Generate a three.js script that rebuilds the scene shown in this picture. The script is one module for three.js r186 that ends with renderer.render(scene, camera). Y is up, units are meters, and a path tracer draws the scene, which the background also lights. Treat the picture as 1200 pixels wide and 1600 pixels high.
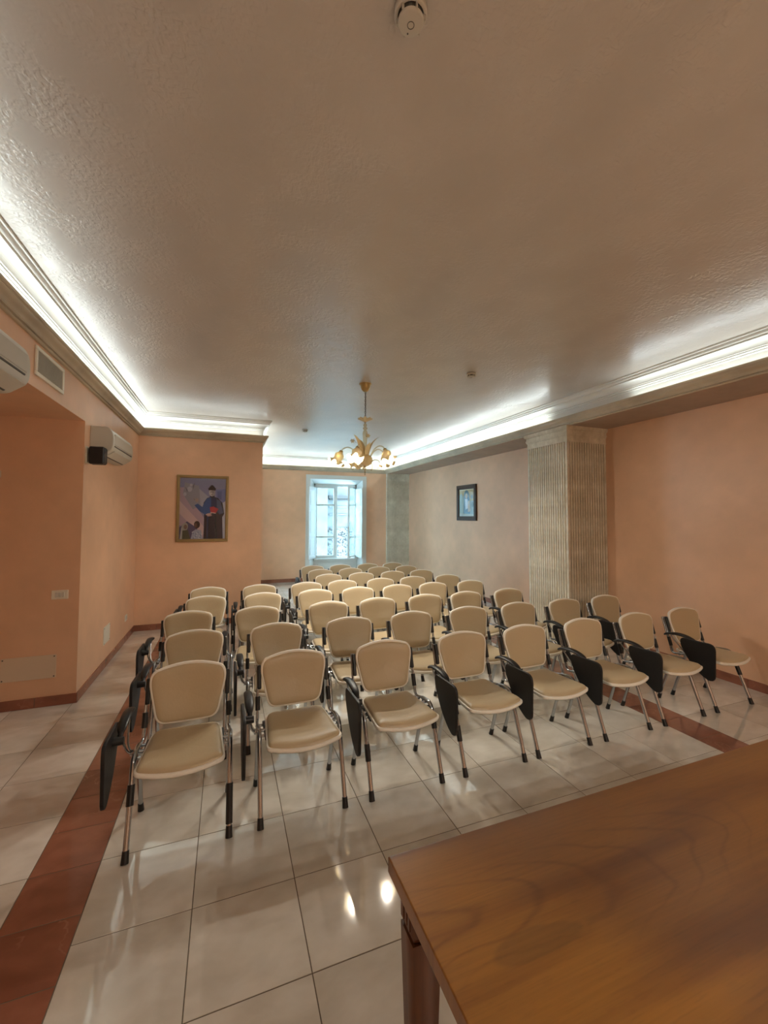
import * as THREE from 'three';
import { mergeGeometries } from 'three/addons/utils/BufferGeometryUtils.js';
import { RoundedBoxGeometry } from 'three/addons/geometries/RoundedBoxGeometry.js';
import { RectAreaLightUniformsLib } from 'three/addons/lights/RectAreaLightUniformsLib.js';

// ------------------------------------------------------------------ camera, sky, exposure
RectAreaLightUniformsLib.init();
const scene = new THREE.Scene();
const renderer = new THREE.WebGLRenderer({ antialias: true });
renderer.toneMapping = THREE.LinearToneMapping;
renderer.toneMappingExposure = 2.0;
renderer.shadowMap.enabled = true;

const EYE = 1.746;
const camera = new THREE.PerspectiveCamera(2 * Math.atan(800 / 649.78) * 180 / Math.PI, 1200 / 1600, 0.05, 100);
camera.rotation.order = 'YXZ';
camera.position.set(0, EYE, 0);
camera.rotation.set(2.4117 * Math.PI / 180, -20.9061 * Math.PI / 180, 0.1619 * Math.PI / 180);
camera.setViewOffset(1200, 1600, -3, 20.3, 1200, 1600);
scene.add(camera);

const SKY = 8.2;
scene.background = new THREE.Color().setRGB(0.45 * SKY, 0.74 * SKY, 1.0 * SKY);

const LED_POWER = 16;        // radiance of the strips hidden in the cornice
const BULB_POWER = 1.4, UNSEEN_BULB_POWER = 2.1;      // candela of one bulb: the chandelier in view, the unseen one behind the viewer

// ------------------------------------------------------------------ plan of the room (metres)
const XL = -1.29, ZP = -7.3, XE = 0.55, ZB = -11.3, XC = 4.32, XR = 5.03, ZN = 2.6;
const YC = 3.35, YLIP = 2.99, ZA = -4.74, YA = 2.655, XA = -2.9, ZAN = 1.4;
const TILE = 0.45, TX0 = -0.1136, TZ0 = -1.6542;

// ------------------------------------------------------------------ helpers
let seed = 7;
const rnd = () => { seed = (seed * 1664525 + 1013904223) >>> 0; return seed / 4294967296; };
const V = (x, y, z) => new THREE.Vector3(x, y, z);
const clamp = (v, a, b) => Math.min(b, Math.max(a, v));
const mixv = (a, b, t) => a + (b - a) * t;
const smooth = (a, b, x) => { const t = clamp((x - a) / (b - a), 0, 1); return t * t * (3 - 2 * t); };

function latticeNoise(sd) {
  const perm = new Float32Array(65536);
  let s = sd * 7919 + 17;
  for (let i = 0; i < 65536; i++) { s = (s * 1664525 + 1013904223) >>> 0; perm[i] = s / 4294967296; }
  return (x, y, px, py) => {
    const xi = Math.floor(x), yi = Math.floor(y), fx = x - xi, fy = y - yi;
    const u = fx * fx * (3 - 2 * fx), v = fy * fy * (3 - 2 * fy);
    const m = (a, n) => ((a % n) + n) % n;
    const x0 = m(xi, px), x1 = m(xi + 1, px), y0 = m(yi, py), y1 = m(yi + 1, py);
    const g = (a, b) => perm[((b & 255) << 8) | (a & 255)];
    return mixv(mixv(g(x0, y0), g(x1, y0), u), mixv(g(x0, y1), g(x1, y1), u), v);
  };
}
function fbm(nz, u, v, fx, fy, oct) {
  let a = 0, w = 0.5, t = 0;
  for (let o = 0; o < oct; o++) { a += w * nz(u * fx, v * fy, fx, fy); t += w; w *= 0.5; fx *= 2; fy *= 2; }
  return a / t;
}
function dataTex(w, h, fn, srgb) {
  const d = new Uint8Array(w * h * 4);
  for (let y = 0; y < h; y++) for (let x = 0; x < w; x++) {
    const c = fn((x + 0.5) / w, (y + 0.5) / h), k = (y * w + x) * 4;
    if (typeof c === 'number') { d[k] = d[k + 1] = d[k + 2] = clamp(c, 0, 1) * 255; } else { for (let i = 0; i < 3; i++) d[k + i] = clamp(c[i], 0, 255); }
    d[k + 3] = 255;
  }
  const t = new THREE.DataTexture(d, w, h, THREE.RGBAFormat);
  t.wrapS = t.wrapT = THREE.RepeatWrapping; t.magFilter = THREE.LinearFilter; t.minFilter = THREE.LinearFilter;
  if (srgb) t.colorSpace = THREE.SRGBColorSpace;
  t.needsUpdate = true;
  return t;
}
const tone = (c, k) => [c[0] * k, c[1] * k, c[2] * k];
const lerpC = (a, b, t) => [mixv(a[0], b[0], t), mixv(a[1], b[1], t), mixv(a[2], b[2], t)];

function flat(g) {
  let o = g.index ? g.toNonIndexed() : g.clone();
  for (const k of Object.keys(o.attributes)) if (!['position', 'normal', 'uv'].includes(k)) o.deleteAttribute(k);
  if (!o.attributes.uv) o.setAttribute('uv', new THREE.Float32BufferAttribute(new Float32Array(o.attributes.position.count * 2), 2));
  if (!o.attributes.normal) o.computeVertexNormals();
  return o;
}
const merge = (list) => list.length === 1 ? flat(list[0]) : mergeGeometries(list.map(flat));
function metric(g, period = 1, ou = 0, ov = 0) {          // uv in metres by the main direction of each face
  const o = flat(g), p = o.attributes.position, uv = o.attributes.uv;
  const a = V(), b = V(), c = V(), n = V();
  for (let i = 0; i < p.count; i += 3) {
    a.fromBufferAttribute(p, i); b.fromBufferAttribute(p, i + 1); c.fromBufferAttribute(p, i + 2);
    n.copy(b).sub(a).cross(c.clone().sub(a));
    const ax = Math.abs(n.x), ay = Math.abs(n.y), az = Math.abs(n.z);
    [a, b, c].forEach((q, k) => {
      const w = ay >= ax && ay >= az ? [q.x, q.z] : ax >= az ? [q.z, q.y] : [q.x, q.y];
      uv.setXY(i + k, w[0] / period + ou, w[1] / period + ov);
    });
  }
  return o;
}
const box = (x0, x1, y0, y1, z0, z1) => new THREE.BoxGeometry(x1 - x0, y1 - y0, z1 - z0).translate((x0 + x1) / 2, (y0 + y1) / 2, (z0 + z1) / 2);
const rbox = (x0, x1, y0, y1, z0, z1, r = 0.006, s = 2) => new RoundedBoxGeometry(x1 - x0, y1 - y0, z1 - z0, s, r).translate((x0 + x1) / 2, (y0 + y1) / 2, (z0 + z1) / 2);
function tube(pts, r, seg = 24, rad = 8, tension = 0.5) {
  const c = new THREE.CatmullRomCurve3(pts.map((p) => V(...p)), false, 'centripetal', tension);
  return new THREE.TubeGeometry(c, seg, r, rad, false);
}
function rod(a, b, r, rad = 10, r2 = r) {
  const A = V(...a), B = V(...b), d = B.clone().sub(A);
  const g = new THREE.CylinderGeometry(r2, r, d.length(), rad, 1);
  g.applyQuaternion(new THREE.Quaternion().setFromUnitVectors(V(0, 1, 0), d.clone().normalize()));
  return g.translate((A.x + B.x) / 2, (A.y + B.y) / 2, (A.z + B.z) / 2);
}
const lathe = (pts, seg = 24) => new THREE.LatheGeometry(pts.map((p) => new THREE.Vector2(p[0], p[1])), seg);

const taken = {};
function numbered(n) { const k = taken[n] = (taken[n] ?? -1) + 1; return k ? n + '_' + String(k).padStart(3, '0') : n; }
function mesh(name, geo, mat, parent) {
  const m = new THREE.Mesh(Array.isArray(geo) ? merge(geo) : geo, mat);
  m.name = name; m.castShadow = m.receiveShadow = true;
  parent.add(m);
  return m;
}
function thing(name, label, category, pos = [0, 0, 0], turn = 0, group) {
  const o = new THREE.Group(); o.name = numbered(name); o.position.set(...pos); o.rotation.y = turn;
  o.userData = { label, category }; if (group) o.userData.group = group;
  scene.add(o); return o;
}
function structGroup(name, label, category) { const o = new THREE.Group(); o.name = name; o.userData = { kind: 'structure', label, category }; scene.add(o); return o; }
function struct(name, geo, mat, label, category) { const m = mesh(name, geo, mat, scene); m.userData = { kind: 'structure', label, category }; return m; }

// ------------------------------------------------------------------ materials
const nA = latticeNoise(1), nB = latticeNoise(2), nC = latticeNoise(3), nD = latticeNoise(4);
const std = (o) => new THREE.MeshStandardMaterial(o);
const phy = (o) => new THREE.MeshPhysicalMaterial(o);
const hex = (h) => new THREE.Color(h);

const wallTex = dataTex(512, 512, (u, v) => {
  const a = fbm(nA, u, v, 4, 4, 6), b = fbm(nB, u, v, 16, 16, 4);
  return tone([230, 185, 150], 0.93 + 0.12 * a + 0.04 * (b - 0.5));
}, true);
const wallBump = dataTex(512, 512, (u, v) => { const w = fbm(nC, u, v, 6, 6, 3); return 0.6 * fbm(nA, u + w * 0.2, v, 14, 22, 4) + 0.4 * fbm(nB, u, v + w * 0.2, 50, 40, 3); });
const M = {};
M.wall = std({ map: wallTex, bumpMap: wallBump, bumpScale: 0.0022, roughness: 0.42 });

const ceilBump = dataTex(1024, 1024, (u, v) => {
  const w1 = fbm(nA, u, v, 8, 8, 3), w2 = fbm(nB, u, v, 8, 8, 3);
  const a = fbm(nC, u + 0.04 * w1, v + 0.04 * w2, 110, 76, 2), b = fbm(nD, u + 0.04 * w2, v - 0.04 * w1, 72, 116, 2);
  const m = smooth(0.2, 0.66, fbm(nB, u, v, 12, 12, 3));
  return 0.5 + m * (0.5 * smooth(0.35, 0.65, a) + 0.5 * smooth(0.4, 0.62, b) - 0.5);
});
const ceilTex = dataTex(512, 512, (u, v) => tone([208, 200, 191], 0.95 + 0.08 * fbm(nB, u, v, 6, 6, 6)), true);
M.ceiling = std({ map: ceilTex, bumpMap: ceilBump, bumpScale: 0.002, roughness: 0.28 });
M.plaster = std({ color: hex('#e9e8e2'), roughness: 0.5 });
M.lip = std({ map: dataTex(256, 256, (u, v) => tone([204, 188, 162], 0.86 + 0.2 * fbm(nA, u, v, 5, 5, 5)), true), roughness: 0.5 });
M.soffit = std({ map: dataTex(256, 256, (u, v) => tone([172, 150, 131], 0.92 + 0.14 * fbm(nA, u, v, 6, 6, 5)), true), roughness: 0.5 });

const stoneTex = dataTex(512, 512, (u, v) => {
  const a = fbm(nA, u, v, 5, 5, 6), b = fbm(nB, u, v, 22, 22, 4), c = fbm(nD, u, v, 60, 12, 3);
  return lerpC([194, 181, 156], [238, 229, 209], clamp(0.5 + 1.2 * (a - 0.5) + 0.5 * (b - 0.5) + 0.3 * (c - 0.5), 0, 1));
}, true);
M.stone = std({ map: stoneTex, roughness: 0.55, bumpMap: wallBump, bumpScale: 0.0015 });

const tileTex = dataTex(1024, 1024, (u, v) => {
  const w = fbm(nB, u, v, 4, 4, 4);
  const a = fbm(nA, u + 0.12 * w, v + 0.1 * w, 5, 9, 6), b = fbm(nC, u, v + 0.1 * w, 18, 30, 4);
  return lerpC([205, 198, 185], [232, 227, 217], clamp(0.5 + 1.7 * (a - 0.5) + 0.6 * (b - 0.5), 0, 1));
}, true);
M.tile = phy({ map: tileTex, roughness: 0.06, clearcoat: 0.8, clearcoatRoughness: 0.02 });
const borderTex = dataTex(512, 512, (u, v) => {
  const w = fbm(nB, u, v, 4, 4, 4), a = fbm(nA, u + 0.15 * w, v + 0.1 * w, 5, 8, 6);
  const vein = smooth(0.012, 0, Math.abs(fbm(nC, u + 0.2 * w, v, 4, 5, 5) - 0.52)) * smooth(0.45, 0.7, fbm(nD, u, v, 6, 6, 3));
  return lerpC(lerpC([132, 82, 64], [162, 106, 84], clamp(0.5 + 1.8 * (a - 0.5), 0, 1)), [196, 150, 124], 0.3 * vein);
}, true);
M.border = phy({ map: borderTex, roughness: 0.1, clearcoat: 0.3, clearcoatRoughness: 0.03 });
M.grout = std({ color: hex('#6a5f50'), roughness: 0.9 });
M.base = std({ map: borderTex, roughness: 0.25 });

M.cushion = std({ color: hex('#c0ac8a'), roughness: 0.4, bumpMap: dataTex(256, 256, (u, v) => fbm(nA, u, v, 64, 64, 2)), bumpScale: 0.0004 });
M.rim = std({ color: hex('#f0e9da'), roughness: 0.4 });
M.black = std({ color: hex('#141414'), roughness: 0.42 });
M.tablet = std({ color: hex('#0e0e0f'), roughness: 0.5 });
M.chrome = std({ color: hex('#b3b8bd'), metalness: 1, roughness: 0.22 });
M.white = std({ color: hex('#cbc6ba'), roughness: 0.4 });
M.whiteDark = std({ color: hex('#55524c'), roughness: 0.6 });
M.plate = std({ color: hex('#d8c3ab'), roughness: 0.45 });
M.ivory = std({ color: hex('#e4dccb'), roughness: 0.4 });
M.frameGold = std({ map: dataTex(128, 128, (u, v) => tone([150, 126, 82], 0.85 + 0.3 * fbm(nA, u, v, 10, 10, 4)), true), metalness: 0.45, roughness: 0.42 });
M.frameDark = std({ map: dataTex(128, 128, (u, v) => tone([62, 38, 22], 0.8 + 0.4 * fbm(nB, u, v, 6, 30, 4)), true), roughness: 0.35 });
M.winPaint = std({ color: hex('#d5d3cc'), roughness: 0.5 });
M.glass = phy({ color: hex('#f4fbfb'), transmission: 1, roughness: 0.02, thickness: 0, ior: 1.45 });
M.led = std({ color: hex('#ffffff'), emissive: new THREE.Color().setRGB(0.93, 1.0, 0.97), emissiveIntensity: 1.2, roughness: 0.6 });

// ------------------------------------------------------------------ floor
{
  const fl = structGroup('floor', 'glossy cream tiled floor with two red-brown borders', 'floor');
  mesh('grout_bed', metric(merge([box(XA - 0.2, XR + 0.3, -0.22, -0.0015, ZP - 0.25, ZN + 0.3), box(XE - 0.25, XR + 0.3, -0.22, -0.0015, ZB - 0.6, ZP - 0.25)])), M.grout, fl);
  const variants = (w, d, period, n) => Array.from({ length: n }, (_, i) => {
    const c = 0.0012, t = 0.008, x = w / 2 - 0.0019, z = d / 2 - 0.0019, P = [], U = [];
    const ou = rnd(), ov = rnd();
    const q = (...v) => { for (const k of [0, 1, 2, 0, 2, 3]) { P.push(...v[k]); U.push(v[k][0] / period + ou, v[k][2] / period + ov); } };
    const a = [[-x + c, 0, z - c], [x - c, 0, z - c], [x - c, 0, -z + c], [-x + c, 0, -z + c]], b = [[-x, -c, z], [x, -c, z], [x, -c, -z], [-x, -c, -z]], e = b.map((p) => [p[0], -t, p[2]]);
    q(...a);
    for (let k = 0; k < 4; k++) { const j = (k + 1) % 4; q(b[k], b[j], a[j], a[k]); q(e[k], e[j], b[j], b[k]); }
    const g = new THREE.BufferGeometry();
    g.setAttribute('position', new THREE.Float32BufferAttribute(P, 3)); g.setAttribute('uv', new THREE.Float32BufferAttribute(U, 2)); g.computeVertexNormals();
    return g;
  });
  const big = variants(TILE, TILE, 1.7, 9), small = variants(0.30, 0.30, 1.1, 7), half = variants(0.345, TILE, 1.7, 4);
  const restBig = [], restSmall = [];
  const put = (name, list, x, z, mat, rest) => {
    const g = list[Math.floor(rnd() * list.length)];
    if (z > -0.5 || z < -7.5) { rest.push(g.clone().translate(x, 0, z)); return; }
    const m = mesh(name, g, mat, fl); m.position.set(x, 0, z);
  };
  const xs = []; for (let i = 0; i < 9; i++) xs.push(TX0 - TILE + TILE * (i + 0.5));
  const xl = TX0 - TILE - 0.3, xr = TX0 + 8 * TILE + 0.3;
  for (let i = 0; i < 5; i++) xs.push(xl - TILE * (i + 0.5));
  for (let i = 0; i < 3; i++) xs.push(xr + TILE * (i + 0.5));
  for (let j = -10; j < 22; j++) for (const x of xs) {
    const z = TZ0 - TILE * (j + 0.5);
    if ((x < XL - 0.25 && z < ZA - 0.2) || (x < XE - 0.2 && z < ZP - 0.1)) continue;
    put('floor_tile', big, x, z, M.tile, restBig);
  }
  for (let j = -14; j < 32; j++) for (const x of [xl + 0.15, xr - 0.15]) if (x > 0 || j < 18) put('border_tile', small, x, -1.95 - 0.3 * (j + 0.5), M.border, restSmall);
  const r1 = mesh('far_floor_tiles', merge(restBig), M.tile, fl); r1.userData.kind = 'stuff';
  const r2 = mesh('far_border_tiles', merge(restSmall), M.border, fl); r2.userData.kind = 'stuff';
}

// ------------------------------------------------------------------ ceiling, walls
struct('ceiling', metric(merge([box(XA - 0.3, XR + 0.3, YC, YC + 0.25, ZP - 0.25, ZN + 0.3), box(XE - 0.3, XR + 0.3, YC, YC + 0.25, ZB - 0.6, ZP - 0.25)]), 1.6), M.ceiling, 'pearly textured stucco ceiling washed by hidden cornice light', 'ceiling');
const H = YC + 0.1;
struct('wall_left', metric(merge([box(XL - 0.2, XL, 0, H, ZP - 0.2, ZA - 0.2), box(XL - 0.2, XL, YA, H, ZA - 0.2, ZAN), box(XL - 0.2, XL, 0, H, ZAN, ZN), box(XL - 0.2, XL, 0, YA, ZA - 0.2, ZA - 0.0004)]), 2.2), M.wall, 'peach stucco left wall with wide alcove opening', 'wall');
struct('wall_alcove', metric(merge([box(XA, XL - 0.2, 0, YA + 0.2, ZA - 0.2, ZA), box(XA - 0.2, XA, 0, YA + 0.2, ZA - 0.2, ZAN + 0.2), box(XA, XL - 0.2, 0, YA + 0.2, ZAN, ZAN + 0.2), box(XA, XL - 0.2, YA, YA + 0.2, ZA, ZAN)]), 2.2), M.wall, 'shaded peach wall and soffit inside the left alcove', 'wall');
struct('wall_painting', metric(box(XL - 0.2, XE, 0, H, ZP - 0.25, ZP), 2.2), M.wall, 'peach stucco wall carrying the large gilt framed painting', 'wall');
const SW = { z0: -9.95, z1: -8.55, y0: 0.7, y1: 2.62 };                       // unseen side window behind the painting wall, placed to light the far walls
struct('wall_return', metric(merge([box(XE - 0.25, XE, 0, H, ZB - 0.2, SW.z0), box(XE - 0.25, XE, 0, H, SW.z1, ZP - 0.25), box(XE - 0.25, XE, 0, SW.y0, SW.z0, SW.z1), box(XE - 0.25, XE, SW.y1, H, SW.z0, SW.z1)]), 2.2), M.wall, 'peach return wall beside the window bay', 'wall');
struct('wall_right', metric(box(XR, XR + 0.25, 0, H, ZB - 0.5, ZN + 0.25), 2.2), M.wall, 'peach stucco right wall behind the column', 'wall');
struct('wall_rear', metric(box(XL - 0.2, XR, 0, H, ZN, ZN + 0.25), 2.2), M.wall, 'peach rear wall behind the table', 'wall');
const WX0 = 2.11, WX1 = 3.60, WY1 = 2.77, WT = 0.44;
struct('wall_back', metric(merge([box(XE - 0.25, WX0, 0, H, ZB - WT, ZB), box(WX1, XR, 0, H, ZB - WT, ZB), box(WX0, WX1, WY1, H, ZB - WT, ZB)]), 2.2), M.wall, 'peach stucco back wall around the window', 'wall');
struct('trim_1', metric(box(XC, XR, 2.995, YC, ZB, ZN), 1), M.soffit, 'taupe beam with flat soffit running along the right wall', 'beam');

// ------------------------------------------------------------------ cornice with hidden light strips
{
  const loop = [[XL, ZN], [XL, ZP], [XE, ZP], [XE, ZB], [XC, ZB], [XC, ZN]];     // inside lies to the right of travel
  const nIn = loop.map((p, i) => { const q = loop[(i + 1) % 6], dx = q[0] - p[0], dz = q[1] - p[1], l = Math.hypot(dx, dz); return [-dz / l, dx / l]; });
  const crown = [];
  crown.push([0.004, 3.056], [0.004, 3.188], [0.010, 3.19], [0.014, 3.198], [0.010, 3.206], [0.018, 3.208], [0.024, 3.217], [0.018, 3.226], [0.026, 3.228]);
  for (let k = 0; k <= 8; k++) { const a = k / 8 * Math.PI / 2; crown.push([0.03 + 0.058 * (1 - Math.cos(a)), 3.23 + 0.055 * Math.sin(a)]); }
  crown.push([0.098, 3.286], [0.098, 3.298]);
  for (let k = 0; k <= 5; k++) { const a = k / 5 * Math.PI / 2; crown.push([0.102 + 0.016 * Math.sin(a), 3.302 + 0.026 * (1 - Math.cos(a))]); }
  crown.push([0.122, 3.331], [0.13, 3.333], [0.13, YC + 0.002]);
  const lip = [[0, YLIP - 0.004], [0.014, YLIP - 0.004], [0.02, YLIP], [0.023, YLIP + 0.006], [0.02, YLIP + 0.012], [0.014, YLIP + 0.014], [0.014, YLIP + 0.02], [0.03, YLIP + 0.021], [0.032, YLIP + 0.027]];
  for (let k = 0; k <= 10; k++) { const t = k / 10; lip.push([0.034 + 0.042 * (t < 0.5 ? 2 * t * t : 1 - 2 * (1 - t) * (1 - t)), YLIP + 0.028 + 0.054 * t]); }
  lip.push([0.08, YLIP + 0.083], [0.08, YLIP + 0.089], [0.086, YLIP + 0.09], [0.086, YLIP + 0.108], [0.083, YLIP + 0.112], [0.074, YLIP + 0.112], [0.072, YLIP + 0.092], [0, YLIP + 0.092]);
  function run(i, prof) {
    const a = loop[i], b = loop[(i + 1) % 6], n = nIn[i], np = nIn[(i + 5) % 6], nn = nIn[(i + 1) % 6];
    const P = [], U = []; let s = 0;
    const end = (v, m, d) => [v[0] + d * (n[0] + m[0]), v[1] + d * (n[1] + m[1])];
    const L = Math.hypot(b[0] - a[0], b[1] - a[1]);
    for (let k = 0; k + 1 < prof.length; k++) {
      const [d0, y0] = prof[k], [d1, y1] = prof[k + 1], w = Math.hypot(d1 - d0, y1 - y0);
      const A0 = end(a, np, d0), B0 = end(b, nn, d0), A1 = end(a, np, d1), B1 = end(b, nn, d1);
      const q = [[A0[0], y0, A0[1], 0, s], [B0[0], y0, B0[1], L, s], [B1[0], y1, B1[1], L, s + w], [A1[0], y1, A1[1], 0, s + w]];
      for (const j of [0, 1, 2, 0, 2, 3]) { P.push(q[j][0], q[j][1], q[j][2]); U.push(q[j][3], q[j][4]); }
      s += w;
    }
    const g = new THREE.BufferGeometry();
    g.setAttribute('position', new THREE.Float32BufferAttribute(P, 3)); g.setAttribute('uv', new THREE.Float32BufferAttribute(U, 2)); g.computeVertexNormals();
    return g;
  }
  const words = ['along the left wall', 'above the large painting', 'on the return beside the window bay', 'above the window', 'along the right beam', 'on the rear wall behind the table'];
  const spans = [[[0.06, 0.996]], [[0.02, 0.98]], [[0.03, 0.97]], [[0.02, 0.98]], [[0.012, 0.475], [0.57, 0.97]], [[0.03, 0.97]]];
  for (let i = 0; i < 6; i++) {
    const t = structGroup('trim_' + (i + 2), 'white stepped cornice over a taupe lip ' + words[i], 'cornice');
    mesh('crown_moulding', run(i, crown), M.plaster, t);
    mesh('lip_moulding', run(i, lip), M.lip, t);
    const a = loop[i], b = loop[(i + 1) % 6], n = nIn[i], L = Math.hypot(b[0] - a[0], b[1] - a[1]);
    for (const [s0, s1] of spans[i]) {
      const m = (s0 + s1) / 2, len = (s1 - s0) * L, cx = mixv(a[0], b[0], m) + n[0] * 0.036, cz = mixv(a[1], b[1], m) + n[1] * 0.036;
      const alongX = Math.abs(b[0] - a[0]) > Math.abs(b[1] - a[1]);
      mesh('light_strip', box(cx - (alongX ? len / 2 : 0.008), cx + (alongX ? len / 2 : 0.008), YLIP + 0.0925, YLIP + 0.0955, cz - (alongX ? 0.008 : len / 2), cz + (alongX ? 0.008 : len / 2)), M.led, t);
      const li = new THREE.RectAreaLight(new THREE.Color().setRGB(0.84, 0.97, 1.0), LED_POWER * (i === 2 || i === 3 || (i === 4 && s0 < 0.3) ? 1.45 : 1), len, 0.024);
      li.position.set(cx, YLIP + 0.1, cz); li.lookAt(cx + n[0] * 1.1, YLIP + 1.1, cz + n[1] * 1.1); li.name = 'cornice_light';
      scene.add(li);
    }
  }
}

// ------------------------------------------------------------------ baseboards (row of tiles each)
function baseboard(name, a, b, label) {
  const g = structGroup(name, label, 'baseboard');
  const L = Math.hypot(b[0] - a[0], b[1] - a[1]), N = Math.max(1, Math.round(L / 0.33)), w = L / N, ux = (b[0] - a[0]) / L, uz = (b[1] - a[1]) / L;
  const back = mesh('grout_strip', metric(box(0, L, 0, 0.088, 0, 0.006)), M.grout, g);
  const ang = Math.atan2(-uz, ux); back.rotation.y = ang; back.position.set(a[0], 0, a[1]);
  const geos = [0, 1, 2].map((k) => metric(rbox(0.002, w - 0.002, 0.0005, 0.09, 0, 0.011, 0.0025, 1), 1.1, k * 0.37, k * 0.21));
  for (let i = 0; i < N; i++) { const m = mesh('baseboard_tile', geos[i % 3], M.base, g); m.rotation.y = ang; m.position.set(a[0] + ux * w * i, 0, a[1] + uz * w * i); }
}
// each run is walked with the room on its left hand side (local +z)
baseboard('baseboard_left', [XL, ZA], [XL, ZP + 0.011], 'red-brown tile baseboard along the left wall');
baseboard('baseboard_alcove', [XA, ZA], [XL + 0.011, ZA], 'red-brown tile baseboard inside the left alcove');
baseboard('baseboard_painting', [XL, ZP], [XE, ZP], 'red-brown tile baseboard under the large painting');
baseboard('baseboard_back', [XE, ZB], [WX0 - 0.12, ZB], 'red-brown tile baseboard left of the window');
baseboard('baseboard_right', [XR, -4.39], [XR, ZN], 'red-brown tile baseboard along the near right wall');
baseboard('baseboard_bay', [XR, ZB + 0.05], [XR, -5.18], 'red-brown tile baseboard right wall beyond the column');

// ------------------------------------------------------------------ fluted columns
function flutedOutline(x0, x1, z0, z1, faces, pitch = 0.043, depth = 0.017) {
  const pts = [];
  const side = (ax, az, bx, bz, nx, nz, on) => {
    const L = Math.hypot(bx - ax, bz - az), N = Math.round((L - 0.05) / pitch), m = 0.025;
    pts.push([ax, az]);
    if (!on) return;
    for (let i = 0; i < N; i++) for (const [t, d] of [[0.04, 0], [0.12, 0.6], [0.3, 1], [0.5, 1.1], [0.7, 1], [0.88, 0.6], [0.96, 0]]) {
      const s = (m + (L - 2 * m) * (i + 0.02 + 0.5 * t + 0.24) / N) / L;
      pts.push([mixv(ax, bx, s) - nx * depth * d, mixv(az, bz, s) - nz * depth * d]);
    }
  };
  side(x0, z1, x1, z1, 0, 1, faces.front); side(x1, z1, x1, z0, 1, 0, false); side(x1, z0, x0, z0, 0, -1, faces.back); side(x0, z0, x0, z1, -1, 0, faces.left);
  return pts;
}
function column(name, label, x0, x1, z0, z1, faces, h0 = 2.78) {
  const g = structGroup(name, label, 'column');
  const sh = new THREE.Shape(flutedOutline(x0, x1, z0, z1, faces).map(([x, z]) => new THREE.Vector2(x, -z)));
  const shaft = new THREE.ExtrudeGeometry(sh, { depth: h0, bevelEnabled: false }).rotateX(-Math.PI / 2);
  mesh('fluted_shaft', metric(shaft, 0.9), M.stone, g);
  const cap = [];
  const ring = (d, y0, y1) => cap.push(box(x0 - d * faces.left, x1, y0, y1, z0 - d * faces.back, z1 + d * (faces.front ? 1 : 0)));
  ring(0.012, h0, h0 + 0.012); ring(0.004, h0 + 0.012, h0 + 0.085); ring(0.016, h0 + 0.085, h0 + 0.105); ring(0.022, h0 + 0.105, h0 + 0.125); ring(0.016, h0 + 0.125, h0 + 0.165); ring(0.034, h0 + 0.165, h0 + 0.18); ring(0.042, h0 + 0.18, 2.996);
  mesh('capital', metric(merge(cap), 0.9), M.stone, g);
}
column('trim_8', 'large square fluted beige column standing against the right wall', XC, XR, -5.18, -4.39, { front: 1, left: 1, back: 1 });
column('trim_9', 'flat fluted beige pilaster in the far corner right of window', XC, XR, ZB - 0.02, ZB + 0.05, { front: 1, left: 0, back: 0 });

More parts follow.
